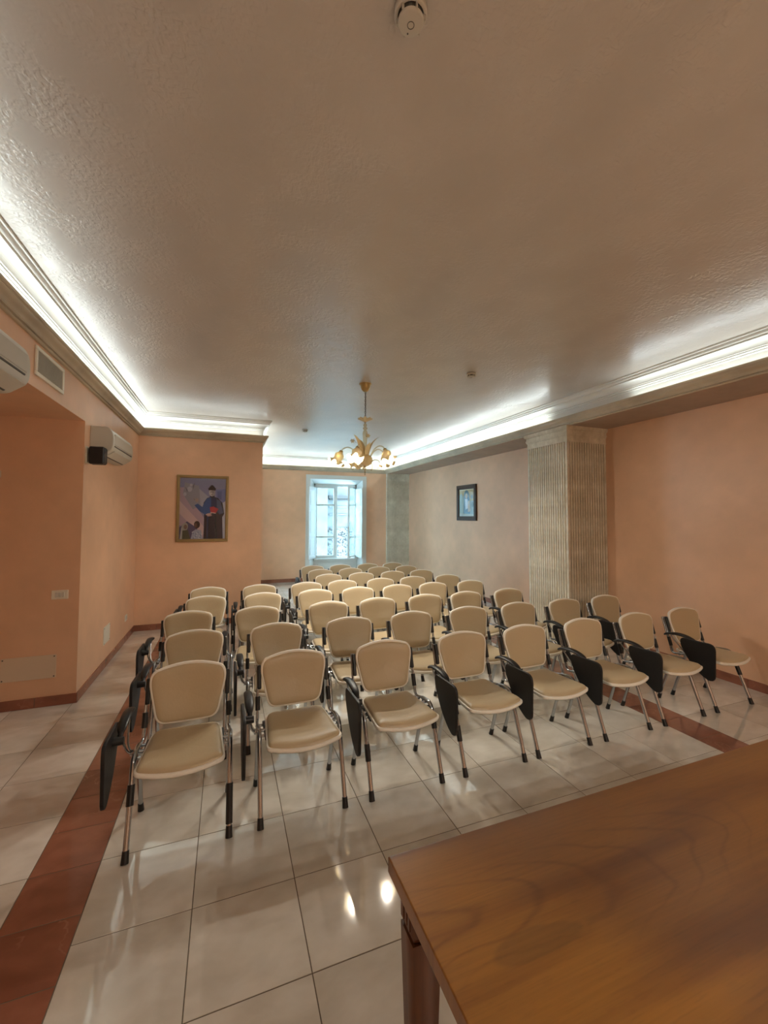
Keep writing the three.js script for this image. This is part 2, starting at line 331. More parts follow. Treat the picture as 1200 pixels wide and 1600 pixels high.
// ------------------------------------------------------------------ window in the back wall
{
  const g = structGroup('window_1', 'tall casement window with open inner shutters and one open sash', 'window');
  const p = M.winPaint, y0 = 0.56, zW = ZB - 0.38;
  // architrave round the niche
  mesh('architrave', [rbox(WX0 - 0.12, WX0, 0, WY1 + 0.115, ZB, ZB + 0.022, 0.005), rbox(WX1, WX1 + 0.115, 0, WY1 + 0.115, ZB, ZB + 0.022, 0.005), rbox(WX0, WX1, WY1, WY1 + 0.115, ZB, ZB + 0.022, 0.005)], p, g);
  const quad = (a, b, c, d) => { const q = new THREE.BufferGeometry(); q.setAttribute('position', new THREE.Float32BufferAttribute([...a, ...b, ...c, ...a, ...c, ...d], 3)); q.computeVertexNormals(); return q; };
  const wl = 2.29, wr = 3.54, wt = 2.64;
  mesh('reveal', [
    quad([WX0 + 0.001, 0, ZB], [wl, 0, zW], [wl, WY1, zW], [WX0 + 0.001, WY1, ZB]),
    quad([wr, 0, zW], [WX1 - 0.001, 0, ZB], [WX1 - 0.001, WY1, ZB], [wr, WY1, zW]),
    quad([WX0, WY1 - 0.001, ZB], [WX1, WY1 - 0.001, ZB], [WX1, wt + 0.03, zW], [WX0, wt + 0.03, zW])], p, g);
  mesh('parapet_panel', [box(wl - 0.2, wr + 0.2, 0, y0 - 0.05, zW - 0.08, zW + 0.02), rbox(wl + 0.12, wr - 0.12, 0.1, y0 - 0.15, zW + 0.02, zW + 0.032, 0.004)], p, g);
  mesh('sill', rbox(wl - 0.02, wr + 0.02, y0 - 0.05, y0, zW - 0.12, zW + 0.1, 0.006), p, g);
  mesh('frame', [box(wl - 0.2, wl + 0.035, y0, wt + 0.1, zW - 0.07, zW), box(wr - 0.035, wr + 0.2, y0, wt + 0.1, zW - 0.07, zW), box(wl - 0.1, wr + 0.1, wt - 0.04, wt + 0.15, zW - 0.07, zW), box(wl, wr, y0, y0 + 0.03, zW - 0.07, zW)], p, g);
  // a sash: hinge at local x = 0, free edge at local x = w
  function sash(w, h) {
    const s = new THREE.Group(); s.name = 'sash'; g.add(s);
    const f = 0.052, d = 0.045, r1 = h * 0.285, r2 = h * 0.735;
    mesh('stile', [rbox(0, f, 0, h, -d / 2, d / 2, 0.005, 1), rbox(w - f, w, 0, h, -d / 2, d / 2, 0.005, 1)], p, s);
    for (const [a, b] of [[0, f], [r1 - f / 2, r1 + f / 2], [r2 - f / 2, r2 + f / 2], [h - f, h]]) mesh('rail', rbox(f, w - f, a, b, -d / 2, d / 2, 0.004, 1), p, s);
    for (const [a, b] of [[f, r1 - f / 2], [r1 + f / 2, r2 - f / 2], [r2 + f / 2, h - f]]) mesh('pane', box(f, w - f, a, b, -0.002, 0.002), M.glass, s);
    return s;
  }
  const hs = wt - 0.04 - y0 - 0.03, ws = 0.585;
  const sl = sash(ws, hs); sl.position.set(wl + 0.035, y0 + 0.03, zW - 0.02);
  mesh('centre_post', rbox(ws - 0.02, ws + 0.05, 0, hs, 0, 0.04, 0.008, 2), p, sl);
  const sr = sash(ws, hs); sr.position.set(wr - 0.04, y0 + 0.03, zW + 0.005); sr.rotation.y = Math.PI - 0.95;
  sr.rotation.y = -(Math.PI - 0.95); sr.rotation.y = Math.PI + 0.95;
  mesh('handle', [rod([ws - 0.028, hs * 0.36, -0.02], [ws - 0.028, hs * 0.36, -0.055], 0.008), rod([ws - 0.028, hs * 0.36, -0.055], [ws - 0.13, hs * 0.36, -0.06], 0.008)], M.black, sr);
  function shutter(w, h) {
    const s = new THREE.Group(); s.name = 'shutter'; g.add(s);
    const f = 0.075, d = 0.03, r1 = h * 0.32, r2 = h * 0.70;
    mesh('shutter_frame', [rbox(0, f, 0, h, -d / 2, d / 2, 0.004, 1), rbox(w - f, w, 0, h, -d / 2, d / 2, 0.004, 1), ...[[0, f], [r1 - f / 2, r1 + f / 2], [r2 - f / 2, r2 + f / 2], [h - f, h]].map(([a, b]) => rbox(f, w - f, a, b, -d / 2, d / 2, 0.004, 1))], p, s);
    for (const [a, b] of [[f, r1 - f / 2], [r1 + f / 2, r2 - f / 2], [r2 + f / 2, h - f]]) mesh('panel', [box(f, w - f, a, b, -0.006, 0.006), rbox(f + 0.05, w - f - 0.05, a + 0.05, b - 0.05, -0.013, 0.013, 0.004, 1)], p, s);
    return s;
  }
  const hL = shutter(0.58, 1.98); hL.position.set(wl + 0.04, y0 + 0.02, zW + 0.03); hL.rotation.y = -Math.PI / 2 - 0.51;
  const hR = shutter(0.56, 1.96); hR.position.set(wr - 0.03, y0 + 0.02, zW + 0.03); hR.rotation.y = -Math.PI / 2 + 0.04;
}

{  // window out of view, placed to bring daylight onto the far right wall
  const g = structGroup('window_2', 'unseen white casement window in the return wall, lighting the far bay', 'window'), x0 = XE - 0.18, x1 = XE - 0.12, f = 0.06, m = (SW.z0 + SW.z1) / 2;
  mesh('frame', [box(x0, x1, SW.y0, SW.y1, SW.z0, SW.z0 + f), box(x0, x1, SW.y0, SW.y1, SW.z1 - f, SW.z1), box(x0, x1, SW.y0, SW.y1, m - 0.05, m + 0.05), box(x0, x1, SW.y0, SW.y0 + f, SW.z0 + f, m - 0.05), box(x0, x1, SW.y0, SW.y0 + f, m + 0.05, SW.z1 - f), box(x0, x1, SW.y1 - f, SW.y1, SW.z0 + f, m - 0.05), box(x0, x1, SW.y1 - f, SW.y1, m + 0.05, SW.z1 - f)], M.winPaint, g);
  for (const [p, q] of [[SW.z0 + f, m - 0.05], [m + 0.05, SW.z1 - f]]) mesh('pane', box(x0 + 0.028, x0 + 0.032, SW.y0 + f, SW.y1 - f, p, q), M.glass, g);
  mesh('sill', rbox(x1, XE + 0.05, SW.y0 - 0.035, SW.y0 + 0.001, SW.z0 - 0.04, SW.z1 + 0.04, 0.008), M.winPaint, g);
}

// ------------------------------------------------------------------ the house across the street
{
  const zF = -17.2;
  const fac = thing('stone_house', 'pale house front with rubble base seen through the window', 'house', [4.2, 0, zF]);
  const plast = std({ map: dataTex(256, 256, (u, v) => tone([112, 110, 106], 0.8 + 0.3 * fbm(nA, u, v, 6, 6, 6)), true), roughness: 0.9 });
  const rub = std({ map: dataTex(512, 512, (u, v) => {
    const w = fbm(nB, u, v, 8, 8, 3); const a = fbm(nA, u + 0.04 * w, v + 0.03 * w, 26, 34, 2), b = fbm(nC, u, v, 60, 60, 3);
    return lerpC([56, 53, 49], [112, 110, 105], clamp(smooth(0.34, 0.5, a) * 0.9 + 0.3 * (b - 0.4), 0, 1));
  }, true), roughness: 0.95 });
  const dark = std({ color: hex('#46423d'), roughness: 0.9 });
  mesh('upper_wall', metric(box(-7, 8, 1.27, 2.55, -0.3, 0), 2), plast, fac);
  mesh('top_wall', metric(box(-7, 8, 2.55, 3.2, -0.3, -0.1), 2), plast, fac);
  mesh('rubble_base', metric(box(-7, 8, -5, 1.27, -0.3, 0.06), 1.6), rub, fac);
  mesh('eave', metric(merge([box(-0.25, 8, 2.5, 2.62, -0.1, 0.22), box(-0.2, 8, 2.44, 2.5, -0.1, 0.12)])), dark, fac);
  for (const y of [2.12, 1.8]) mesh('string_course', metric(box(-0.2, 8, y, y + 0.045, 0, 0.06)), plast, fac);
  mesh('corner_pier', metric(box(-2.6, -0.35, -5, 2.9, 0, 0.45), 2), plast, fac);
  mesh('drainpipe', rod([0.68, -0.2, 0.16], [0.68, 1.55, 0.16], 0.055), dark, fac);
}

// ------------------------------------------------------------------ conference chairs
function padGeo(outline, c, place, top, bottom) {
  const N = outline.length, pos = [], idx = [];
  const S = [0.001, 0.4, 0.7, 0.86, 0.94, 0.98, 1];
  const ring = (s, h) => { for (const o of outline) pos.push(...place(c[0] + (o[0] - c[0]) * s, c[1] + (o[1] - c[1]) * s, h)); };
  for (const s of S) ring(s, top * Math.pow(Math.max(0, 1 - Math.pow(s, 9)), 0.6));
  ring(1, bottom * 0.6); ring(0.985, bottom); ring(0.001, bottom);
  const R = S.length + 3;
  for (let r = 0; r + 1 < R; r++) for (let i = 0; i < N; i++) { const j = (i + 1) % N, a = r * N + i, b = r * N + j, d = a + N, e = b + N; idx.push(a, d, b, b, d, e); }
  const g = new THREE.BufferGeometry();
  g.setAttribute('position', new THREE.Float32BufferAttribute(pos, 3)); g.setIndex(idx); g.computeVertexNormals();
  const uv = []; for (let i = 0; i < pos.length; i += 3) uv.push(pos[i] * 2, pos[i + 1] * 2 + pos[i + 2] * 2);
  g.setAttribute('uv', new THREE.Float32BufferAttribute(uv, 2));
  return g;
}
function shapePts(fn, n = 10) { const s = new THREE.Shape(); fn(s); const p = s.getPoints(n).map((q) => [q.x, q.y]); const a = p[0], b = p[p.length - 1]; if (Math.hypot(a[0] - b[0], a[1] - b[1]) < 1e-5) p.pop(); return p; }
const LEG = { top: [0.40, 0.058] };
const legAt = (x, y) => [x, y, 0.205 + (LEG.top[1] - 0.205) * y / LEG.top[0]];
const seatY = (x, z) => 0.436 - 0.012 * Math.cos(clamp(z / 0.2, -1, 1) * 1.4) - 0.3 * Math.pow(Math.max(0, z - 0.14), 2) + 0.3 * x * x;
const backZ = (x, y) => -0.192 - 0.075 * (y - 0.49) / 0.33 - 0.05 * Math.sin((y - 0.49) / 0.33 * Math.PI) * 0.3 + 0.55 * x * x;

function makeChair(withArm) {
  const t = new THREE.Group();
  t.name = 'conference_chair';
  const seatO = shapePts((s) => { s.moveTo(-0.14, -0.205); s.quadraticCurveTo(0, -0.215, 0.14, -0.205); s.bezierCurveTo(0.172, -0.2, 0.182, -0.17, 0.187, -0.13); s.lineTo(0.207, 0.17); s.bezierCurveTo(0.211, 0.206, 0.204, 0.218, 0.184, 0.225); s.quadraticCurveTo(0, 0.282, -0.184, 0.225); s.bezierCurveTo(-0.204, 0.218, -0.211, 0.206, -0.207, 0.17); s.lineTo(-0.187, -0.13); s.bezierCurveTo(-0.182, -0.17, -0.172, -0.2, -0.14, -0.205); });
  const backO = shapePts((s) => { s.moveTo(-0.115, 0.496); s.quadraticCurveTo(0, 0.488, 0.115, 0.496); s.bezierCurveTo(0.16, 0.5, 0.17, 0.525, 0.178, 0.56); s.lineTo(0.206, 0.69); s.bezierCurveTo(0.214, 0.74, 0.208, 0.772, 0.178, 0.787); s.quadraticCurveTo(0, 0.838, -0.178, 0.787); s.bezierCurveTo(-0.208, 0.772, -0.214, 0.74, -0.206, 0.69); s.lineTo(-0.178, 0.56); s.bezierCurveTo(-0.17, 0.525, -0.16, 0.5, -0.115, 0.496); });
  const grow = (o, cx, cy, d) => o.map(([x, y]) => { const l = Math.hypot(x - cx, y - cy); return [x + (x - cx) / l * d, y + (y - cy) / l * d]; });
  mesh('seat_cushion', padGeo(seatO, [0, 0.03], (x, z, h) => [x, seatY(x, z) + h, z], 0.03, -0.008), M.cushion, t);
  mesh('seat_shell', padGeo(grow(seatO, 0, 0.03, 0.013), [0, 0.03], (x, z, h) => [x, seatY(x, z) + h - 0.004, z], 0.008, -0.019), M.rim, t);
  mesh('back_cushion', padGeo(backO.slice().reverse(), [0, 0.65], (x, y, h) => [x, y, backZ(x, y) + h], 0.022, -0.004), M.cushion, t);
  mesh('back_shell', padGeo(grow(backO, 0, 0.65, 0.0095).reverse(), [0, 0.65], (x, y, h) => [x, y, backZ(x, y) + h - 0.002], 0.013, -0.018), M.rim, t);
  for (const s of [-1, 1]) {
    const x = 0.245 * s;
    const f = mesh('leg', [rod([x, 0.03, 0.194], legAt(x, 0.4), 0.0142, 12), tube([legAt(x, 0.395), [x, 0.425, 0.046], [x, 0.441, 0.02], [x, 0.442, -0.02], [x, 0.432, -0.09]], 0.0138, 14, 10)], M.chrome, t);
    mesh('foot_cap', rod([x, 0, 0.205], legAt(x, 0.052), 0.0185, 12, 0.016), M.black, f);
    const r = mesh('leg', rod([x * 0.985, 0.03, -0.196], [x * 0.985, 0.432, -0.062], 0.013, 12), M.chrome, t);
    mesh('foot_cap', rod([x * 0.985, 0, -0.205], [x * 0.985, 0.05, -0.188], 0.0175, 12, 0.015), M.black, r);
    mesh('seat_rail', tube([[x, 0.438, -0.03], [x, 0.428, -0.11], [x * 0.985, 0.415, -0.175], [x * 0.975, 0.425, -0.2], [x * 0.97, 0.46, -0.214]], 0.0095, 16, 8), M.chrome, t);
    const up = mesh('upright', [rod([x * 0.97, 0.43, -0.205], [x * 0.955, 0.74, -0.297], 0.008, 8), rod([x * 0.97, 0.43, -0.187], [x * 0.955, 0.74, -0.279], 0.0065, 8)], M.chrome, t);
    mesh('sleeve', rod([x * 0.965, 0.475, -0.209], [x * 0.96, 0.555, -0.233], 0.0155, 10), M.black, up);
    const br = new RoundedBoxGeometry(0.026, 0.15, 0.042, 2, 0.009).rotateX(-0.27).translate(x * 0.922, 0.672, -0.254);
    mesh('back_bracket', br, M.black, t);
    mesh('seat_bracket', rbox(x - s * 0.045 - 0.012, x - s * 0.045 + 0.012, 0.405, 0.432, -0.15, 0.06, 0.006), M.black, t);
    mesh('bracket_pin', rod([x - s * 0.04, 0.425, -0.03], [x + s * 0.014, 0.43, -0.03], 0.011, 10), M.chrome, t);
  }
  mesh('cross_bar', [rod([-0.24, 0.418, 0.02], [0.24, 0.418, 0.02], 0.009, 8), rod([-0.24, 0.412, -0.13], [0.24, 0.412, -0.13], 0.009, 8)], M.chrome, t);
  if (!withArm) return t;
  // arm with folded writing tablet on the left as seen from the table
  const ax = -0.303;
  const pts = [[-0.225, 0.588], [-0.2, 0.602], [-0.14, 0.618], [-0.07, 0.624], [0, 0.617], [0.05, 0.602], [0.075, 0.585]];
  const curve = new THREE.CatmullRomCurve3(pts.map(([z, y]) => V(ax, y, z)));
  const armG = new THREE.BufferGeometry(), ap = [], ai = [], NS = 22, NR = 12;
  for (let i = 0; i <= NS; i++) {
    const p = curve.getPoint(i / NS), tg = curve.getTangent(i / NS), up = V(0, tg.z, -tg.y).normalize();
    const w = 0.027 * Math.pow(Math.sin(Math.PI * clamp(0.06 + 0.9 * i / NS, 0, 1)), 0.45), h = 0.013 * Math.pow(Math.sin(Math.PI * clamp(0.08 + 0.86 * i / NS, 0, 1)), 0.4);
    for (let k = 0; k < NR; k++) { const a = k / NR * Math.PI * 2, cx = Math.cos(a), sy = Math.sin(a); ap.push(p.x + w * Math.sign(cx) * Math.pow(Math.abs(cx), 0.7), p.y + up.y * h * sy, p.z + up.z * h * sy); }
  }
  for (let i = 0; i < NS; i++) for (let k = 0; k < NR; k++) { const a = i * NR + k, b = i * NR + (k + 1) % NR; ai.push(a, a + NR, b, b, a + NR, b + NR); }
  const c0 = ap.length / 3; ap.push(ax, 0.588, -0.228, ax, 0.583, 0.078);
  for (let k = 0; k < NR; k++) { ai.push(c0, k, (k + 1) % NR); ai.push(c0 + 1, NS * NR + (k + 1) % NR, NS * NR + k); }
  armG.setAttribute('position', new THREE.Float32BufferAttribute(ap, 3)); armG.setIndex(ai); armG.computeVertexNormals();
  mesh('armrest', armG, M.black, t);
  mesh('arm_support', [tube([[-0.262, 0.43, -0.02], [-0.285, 0.46, -0.04], [ax, 0.56, -0.13], [ax, 0.602, -0.165], [ax, 0.606, -0.14]], 0.0065, 16, 8), tube([[-0.262, 0.43, -0.015], [-0.285, 0.455, 0.0], [ax, 0.55, 0.035], [ax, 0.582, 0.045]], 0.0065, 12, 8), rod([-0.24, 0.432, -0.02], [-0.272, 0.432, -0.02], 0.016, 12)], M.chrome, t);
  mesh('tablet_hinge', [rod([-0.338, 0.562, 0.098], [-0.282, 0.562, 0.098], 0.024, 16, 0.019), rod([ax, 0.59, 0.06], [ax, 0.562, 0.1], 0.014, 10)], M.black, t);
  const tb = new THREE.Shape(); tb.moveTo(-0.012, 0.61); tb.lineTo(0.2, 0.617); tb.bezierCurveTo(0.24, 0.617, 0.254, 0.6, 0.256, 0.56); tb.lineTo(0.25, 0.345); tb.bezierCurveTo(0.248, 0.31, 0.225, 0.293, 0.19, 0.3); tb.bezierCurveTo(0.1, 0.335, 0.02, 0.43, -0.03, 0.53); tb.bezierCurveTo(-0.045, 0.575, -0.045, 0.606, -0.012, 0.61);
  const tg = new THREE.ExtrudeGeometry(tb, { depth: 0.01, bevelEnabled: true, bevelSize: 0.004, bevelThickness: 0.004, bevelSegments: 2, curveSegments: 8 });
  tg.translate(0, 0, -0.005).rotateY(-Math.PI / 2).translate(-0.341, 0, 0);   // shape x runs along +z
  mesh('writing_tablet', flat(tg), M.tablet, t);
  return t;
}
const armed = makeChair(true), plain = makeChair(false);
const hasArm = (r, i, n) => r < 2 || (r < 5 && i < 3) || (r === 2 && i === n - 1) || i === 0;
const rows = [
  [-2.69, [-0.204, 0.449, 1.107, 1.775, 2.388, 3.04, 3.706, 4.38]],
  [-3.48, [-0.23, 0.42, 1.06, 1.69, 2.33, 2.955, 3.58, 4.21]],
  [-4.25, [-0.33, 0.305, 1.05, 1.62, 2.22, 2.785, 3.415]],
  [-5.03, [-0.21, 0.43, 1.06, 1.62, 2.19, 2.73, 3.34]],
  [-5.67, [-0.21, 0.425, 1.06, 1.59, 2.17, 2.71, 3.31]],
  [-6.37, [1.55, 2.09, 2.65, 3.19]],
  [-7.02, [1.55, 2.09, 2.64, 3.185]],
  [-7.6, [1.52, 2.06, 2.605, 3.145]]];
const nth = ['leftmost', 'second from left', 'third from left', 'fourth from left', 'fifth from left', 'sixth from left', 'seventh from left', 'rightmost'];
const rowWord = ['front row nearest the table', 'second row', 'third row', 'fourth row', 'fifth row', 'sixth row', 'seventh row', 'last row by the window'];
const chairs = [];
rows.forEach(([z, xs], r) => xs.forEach((x, i) => {
  const arm = hasArm(r, i, xs.length), c = (arm ? armed : plain).clone();
  c.name = numbered('conference_chair');
  const last = i === xs.length - 1;
  c.userData = { label: (arm ? 'beige padded tablet-arm chair, ' : 'beige padded armless chair, ') + (last ? 'rightmost' : nth[i]) + ' in the ' + rowWord[r], category: 'chair', group: 'beige chairs set in rows' };
  c.position.set(x, 0, z + (r ? 0.02 * (rnd() - 0.5) : 0)); c.rotation.y = (r ? 0.05 : 0.02) * (rnd() - 0.5);
  scene.add(c); chairs.push(c);
}));
// black clips on some legs of the front row
const legsOf = (c) => c.children.filter((o) => o.name === 'leg');          // front left, rear left, front right, rear right
const clip = (k, leg, y0, y1) => { const s = leg < 2 ? -1 : 1, x = 0.245 * s; mesh('leg_clip', rod(legAt(x, y0), legAt(x, y1), 0.018, 12), M.black, legsOf(chairs[k])[leg]); };
clip(0, 0, 0.23, 0.32); clip(0, 2, 0.06, 0.24); clip(2, 0, 0.2, 0.29); clip(2, 2, 0.3, 0.37); clip(3, 0, 0.2, 0.29); clip(7, 2, 0.24, 0.36);

// ------------------------------------------------------------------ wooden table
{
  const woodTex = (() => {
    const W = 1536, Hh = 640;
    return dataTex(W, Hh, (u, v) => {
      const X = u * 2.4, Z = v * 0.9;                       // metres along and across the grain
      const w1 = fbm(nA, u, v, 4, 5, 3) - 0.5, w2 = fbm(nB, u, v, 12, 10, 3) - 0.5;
      const zz = Z + 0.10 * w1 + 0.012 * w2;
      const c1 = X + 14 * Math.pow(Math.abs(zz - 0.24), 2) * (zz > 0.24 ? 0.8 : 1.3) + 0.25 * w1;     // nested arches
      const rings = c1 * 15 + 2.2 * w2 + 3 * w1;
      let line = Math.pow(0.5 + 0.5 * Math.sin(rings * 2.1), 14) * smooth(0.2, 0.05, Math.abs(zz - 0.24)) * smooth(1.5, 0.9, X);
      const fine = fbm(nC, u, v, 8, 220, 2), pores = smooth(0.62, 0.8, fbm(nD, u, v, 60, 300, 2));
      const bands = smooth(0.38, 0.66, fbm(nC, u + 0.08 * w1, v, 2, 7, 4));
      let c = lerpC([108, 63, 26], [158, 106, 44], bands);
      c = lerpC(c, [96, 60, 36], 0.45 * smooth(0.45, 0.7, fbm(nD, u, v, 2, 4, 3)));
      const lens = smooth(1, 0.75, Math.hypot((X - 0.22) / 0.13, (Z - 0.35) / 0.035) + 0.8 * w2);
      c = lerpC(c, [80, 56, 32], 0.25 * lens);
      c = lerpC(c, [84, 46, 22], 0.28 * line);
      return tone(c, 0.94 + 0.09 * (fine - 0.5) - 0.04 * pores + 0.05 * w2);
    }, true);
  })();
  const wood = phy({ map: woodTex, roughness: 0.34, clearcoat: 0.25, clearcoatRoughness: 0.28 });
  const legWood = std({ map: dataTex(256, 256, (u, v) => tone(lerpC([92, 50, 24], [128, 76, 36], fbm(nC, u, v, 30, 3, 4)), 0.95), true), roughness: 0.38 });
  const x0 = 0.455, x1 = 2.72, z0 = -1.165, z1 = -0.30, yT = 0.76;
  const t = thing('wooden_table', 'polished brown wooden table in the right foreground', 'table', [(x0 + x1) / 2, 0, (z0 + z1) / 2]);
  const hw = (x1 - x0) / 2, hd = (z1 - z0) / 2;
  const sh = new THREE.Shape(); sh.moveTo(-hw, -hd); sh.lineTo(hw, -hd); sh.lineTo(hw, hd); sh.lineTo(-hw, hd); sh.lineTo(-hw, -hd);
  const b = 0.004;
  const tg = new THREE.ExtrudeGeometry(new THREE.Shape([new THREE.Vector2(-hw + b, -hd + b), new THREE.Vector2(hw - b, -hd + b), new THREE.Vector2(hw - b, hd - b), new THREE.Vector2(-hw + b, hd - b)]), { depth: 0.046 - 2 * b, bevelEnabled: true, bevelSize: b, bevelThickness: b, bevelSegments: 3 }).rotateX(-Math.PI / 2).translate(0, yT - 0.046 + b, 0);
  const top = metric(tg, 1), uv = top.attributes.uv, ps = top.attributes.position;
  for (let i = 0; i < uv.count; i++) uv.setXY(i, (ps.getX(i) + hw) / 2.4, (ps.getZ(i) + hd) / 0.9);
  mesh('table_top', top, wood, t);
  mesh('edge_moulding', rbox(-hw + 0.012, hw - 0.012, yT - 0.056, yT - 0.045, -hd + 0.012, hd - 0.012, 0.005), legWood, t);
  const li = 0.028, lw = 0.085;
  for (const s of [-1, 1]) {
    mesh('apron', metric(rbox(-hw + li + lw, hw - li - lw, yT - 0.145, yT - 0.055, s * (hd - li - 0.03) - 0.012, s * (hd - li - 0.03) + 0.012, 0.003), 0.5), legWood, t);
    mesh('apron', metric(rbox(s * (hw - li - 0.03) - 0.012, s * (hw - li - 0.03) + 0.012, yT - 0.145, yT - 0.055, -hd + li + lw, hd - li - lw, 0.003), 0.5), legWood, t);
    for (const k of [-1, 1]) {
      const cx = s * (hw - li - lw / 2), cz = k * (hd - li - lw / 2);
      const lg = new THREE.Group(); lg.name = 'leg'; lg.position.set(cx, 0, cz); t.add(lg);
      const blk = new THREE.CylinderGeometry(lw / 2 * Math.SQRT2, lw / 2 * Math.SQRT2 * 0.99, 0.1, 4, 1).rotateY(Math.PI / 4).translate(0, yT - 0.095, 0);
      const cham = new THREE.CylinderGeometry(lw / 2 * Math.SQRT2, lw / 2 * Math.SQRT2 * 0.8, 0.016, 4, 1).rotateY(Math.PI / 4).translate(0, yT - 0.153, 0);
      const shaft = new THREE.CylinderGeometry(lw / 2 * Math.SQRT2 * 1.0, lw / 2 * Math.SQRT2 * 0.62, yT - 0.161, 4, 1).rotateY(Math.PI / 4).translate(0, (yT - 0.161) / 2, 0);
      mesh('leg_block', metric(merge([blk, cham]), 0.4), legWood, lg);
      mesh('leg_shaft', metric(shaft, 0.4), legWood, lg);
      mesh('carved_strip', metric(merge([-1, 0, 1].flatMap((q) => [box(q * 0.02 - 0.0055, q * 0.02 + 0.0055, yT - 0.135, yT - 0.065, -lw / 2 - 0.004, -lw / 2 + 0.002), box(-lw / 2 - 0.004, -lw / 2 + 0.002, yT - 0.135, yT - 0.065, q * 0.02 - 0.0055, q * 0.02 + 0.0055)])), 0.4), legWood, lg);
    }
  }
}

// ------------------------------------------------------------------ chandelier
function chandelier(label, cx, cz, power) {
  const t = thing('chandelier', label, 'chandelier', [cx, 0, cz], Math.atan2(-0.309, 0.951));
  // local +z looks to the camera, local +x is right in the photograph
  const gold = std({ color: hex('#b9a06a'), metalness: 0.6, roughness: 0.3 });
  const dk = std({ color: hex('#4a3c28'), metalness: 0.7, roughness: 0.4 });
  const amber = phy({ color: hex('#ecdab0'), transmission: 0.1, roughness: 0.25, thickness: 0, ior: 1.45 });
  const shadeGlass = phy({ color: hex('#ecdcb2'), transmission: 0.012, roughness: 0.3, thickness: 0, ior: 1.45 });
  const clear = phy({ color: hex('#f6efdc'), transmission: 0.8, roughness: 0.12, thickness: 0, ior: 1.45 });
  const bulbM = std({ color: hex('#ffffff'), emissive: new THREE.Color().setRGB(1, 0.8, 0.5), emissiveIntensity: 5 });
  mesh('ceiling_cup', lathe([[0.001, YC - 0.1], [0.02, YC - 0.098], [0.045, YC - 0.075], [0.058, YC - 0.04], [0.06, YC - 0.012], [0.075, YC - 0.008], [0.075, YC]], 24), gold, t);
  const chain = [];
  for (let i = 0; i < 13; i++) chain.push(new THREE.TorusGeometry(0.011, 0.0028, 6, 10).scale(0.75, 1.25, 1).rotateY(i % 2 ? Math.PI / 2 : 0).translate(0, YC - 0.112 - i * 0.0235, 0));
  mesh('chain', [...chain, rod([0.004, YC - 0.1, 0], [0.005, 2.93, 0.002], 0.003, 6)], dk, t);
  const frill = (r, y, amp, n, th) => { const g = new THREE.CylinderGeometry(r, 0.012, 0.04, 48, 4, true); const p = g.attributes.position; for (let i = 0; i < p.count; i++) { const X = p.getX(i), Z = p.getZ(i), q = Math.hypot(X, Z), a = Math.atan2(Z, X), k = q / r; p.setY(i, p.getY(i) * th + amp * k * k * Math.sin(a * n)); } g.computeVertexNormals(); return g.translate(0, y, 0); };
  mesh('top_dish', frill(0.088, 2.905, 0.008, 9, 1), amber, t);
  mesh('stem', lathe([[0.001, 2.33], [0.02, 2.345], [0.018, 2.38], [0.022, 2.42], [0.016, 2.47], [0.019, 2.56], [0.027, 2.68], [0.032, 2.75], [0.024, 2.775], [0.014, 2.785], [0.026, 2.8], [0.028, 2.815], [0.014, 2.825], [0.022, 2.84], [0.024, 2.85], [0.012, 2.865], [0.015, 2.89], [0.004, 2.9]], 20), clear, t);
  const bowl = lathe([[0.002, 2.35], [0.035, 2.352], [0.07, 2.375], [0.088, 2.415], [0.08, 2.455], [0.05, 2.485], [0.02, 2.49]], 40);
  { const p = bowl.attributes.position; for (let i = 0; i < p.count; i++) { const a = Math.atan2(p.getZ(i), p.getX(i)), k = 1 + 0.06 * Math.cos(a * 10); p.setX(i, p.getX(i) * k); p.setZ(i, p.getZ(i) * k); } bowl.computeVertexNormals(); }
  mesh('bowl', bowl, amber, t);
  mesh('finial', [lathe([[0.001, 2.24], [0.006, 2.245], [0.008, 2.252], [0.003, 2.26], [0.008, 2.27], [0.011, 2.28], [0.004, 2.292], [0.012, 2.306], [0.014, 2.32], [0.006, 2.335], [0.02, 2.35]], 14)], clear, t);
  const flower = (L) => {                                          // trumpet opening along -y, ruffled rim
    const g = new THREE.CylinderGeometry(0.02, 0.02, L, 40, 10, true); const p = g.attributes.position;
    for (let i = 0; i < p.count; i++) {
      const s = 0.5 - p.getY(i) / L, a = Math.atan2(p.getZ(i), p.getX(i));
      const r = 0.02 + 0.036 * smooth(0, 0.35, s) - 0.006 * smooth(0.35, 0.7, s) + 0.045 * Math.pow(smooth(0.62, 1, s), 1.5), rr = r * (1 + 0.16 * Math.pow(s, 5) * Math.sin(a * 6));
      p.setX(i, Math.cos(a) * rr); p.setZ(i, Math.sin(a) * rr); p.setY(i, -s * L + 0.022 * Math.pow(s, 6) * Math.sin(a * 6 + 0.8));
    }
    g.computeVertexNormals(); return g;
  };
  const leaf = (h, out, w) => {
    const g = new THREE.PlaneGeometry(1, 1, 6, 14), p = g.attributes.position;
    for (let i = 0; i < p.count; i++) { const s = p.getY(i) + 0.5, q = p.getX(i) * 2, ww = w * Math.pow(Math.sin(Math.PI * (0.08 + 0.91 * s)), 0.8); const o = out * Math.pow(s, 2.3) + 0.03; p.setXYZ(i, q * ww, h * (s - 0.18 * s * s * s) , o + 0.5 * Math.abs(q) * ww); }
    g.computeVertexNormals(); return g;
  };
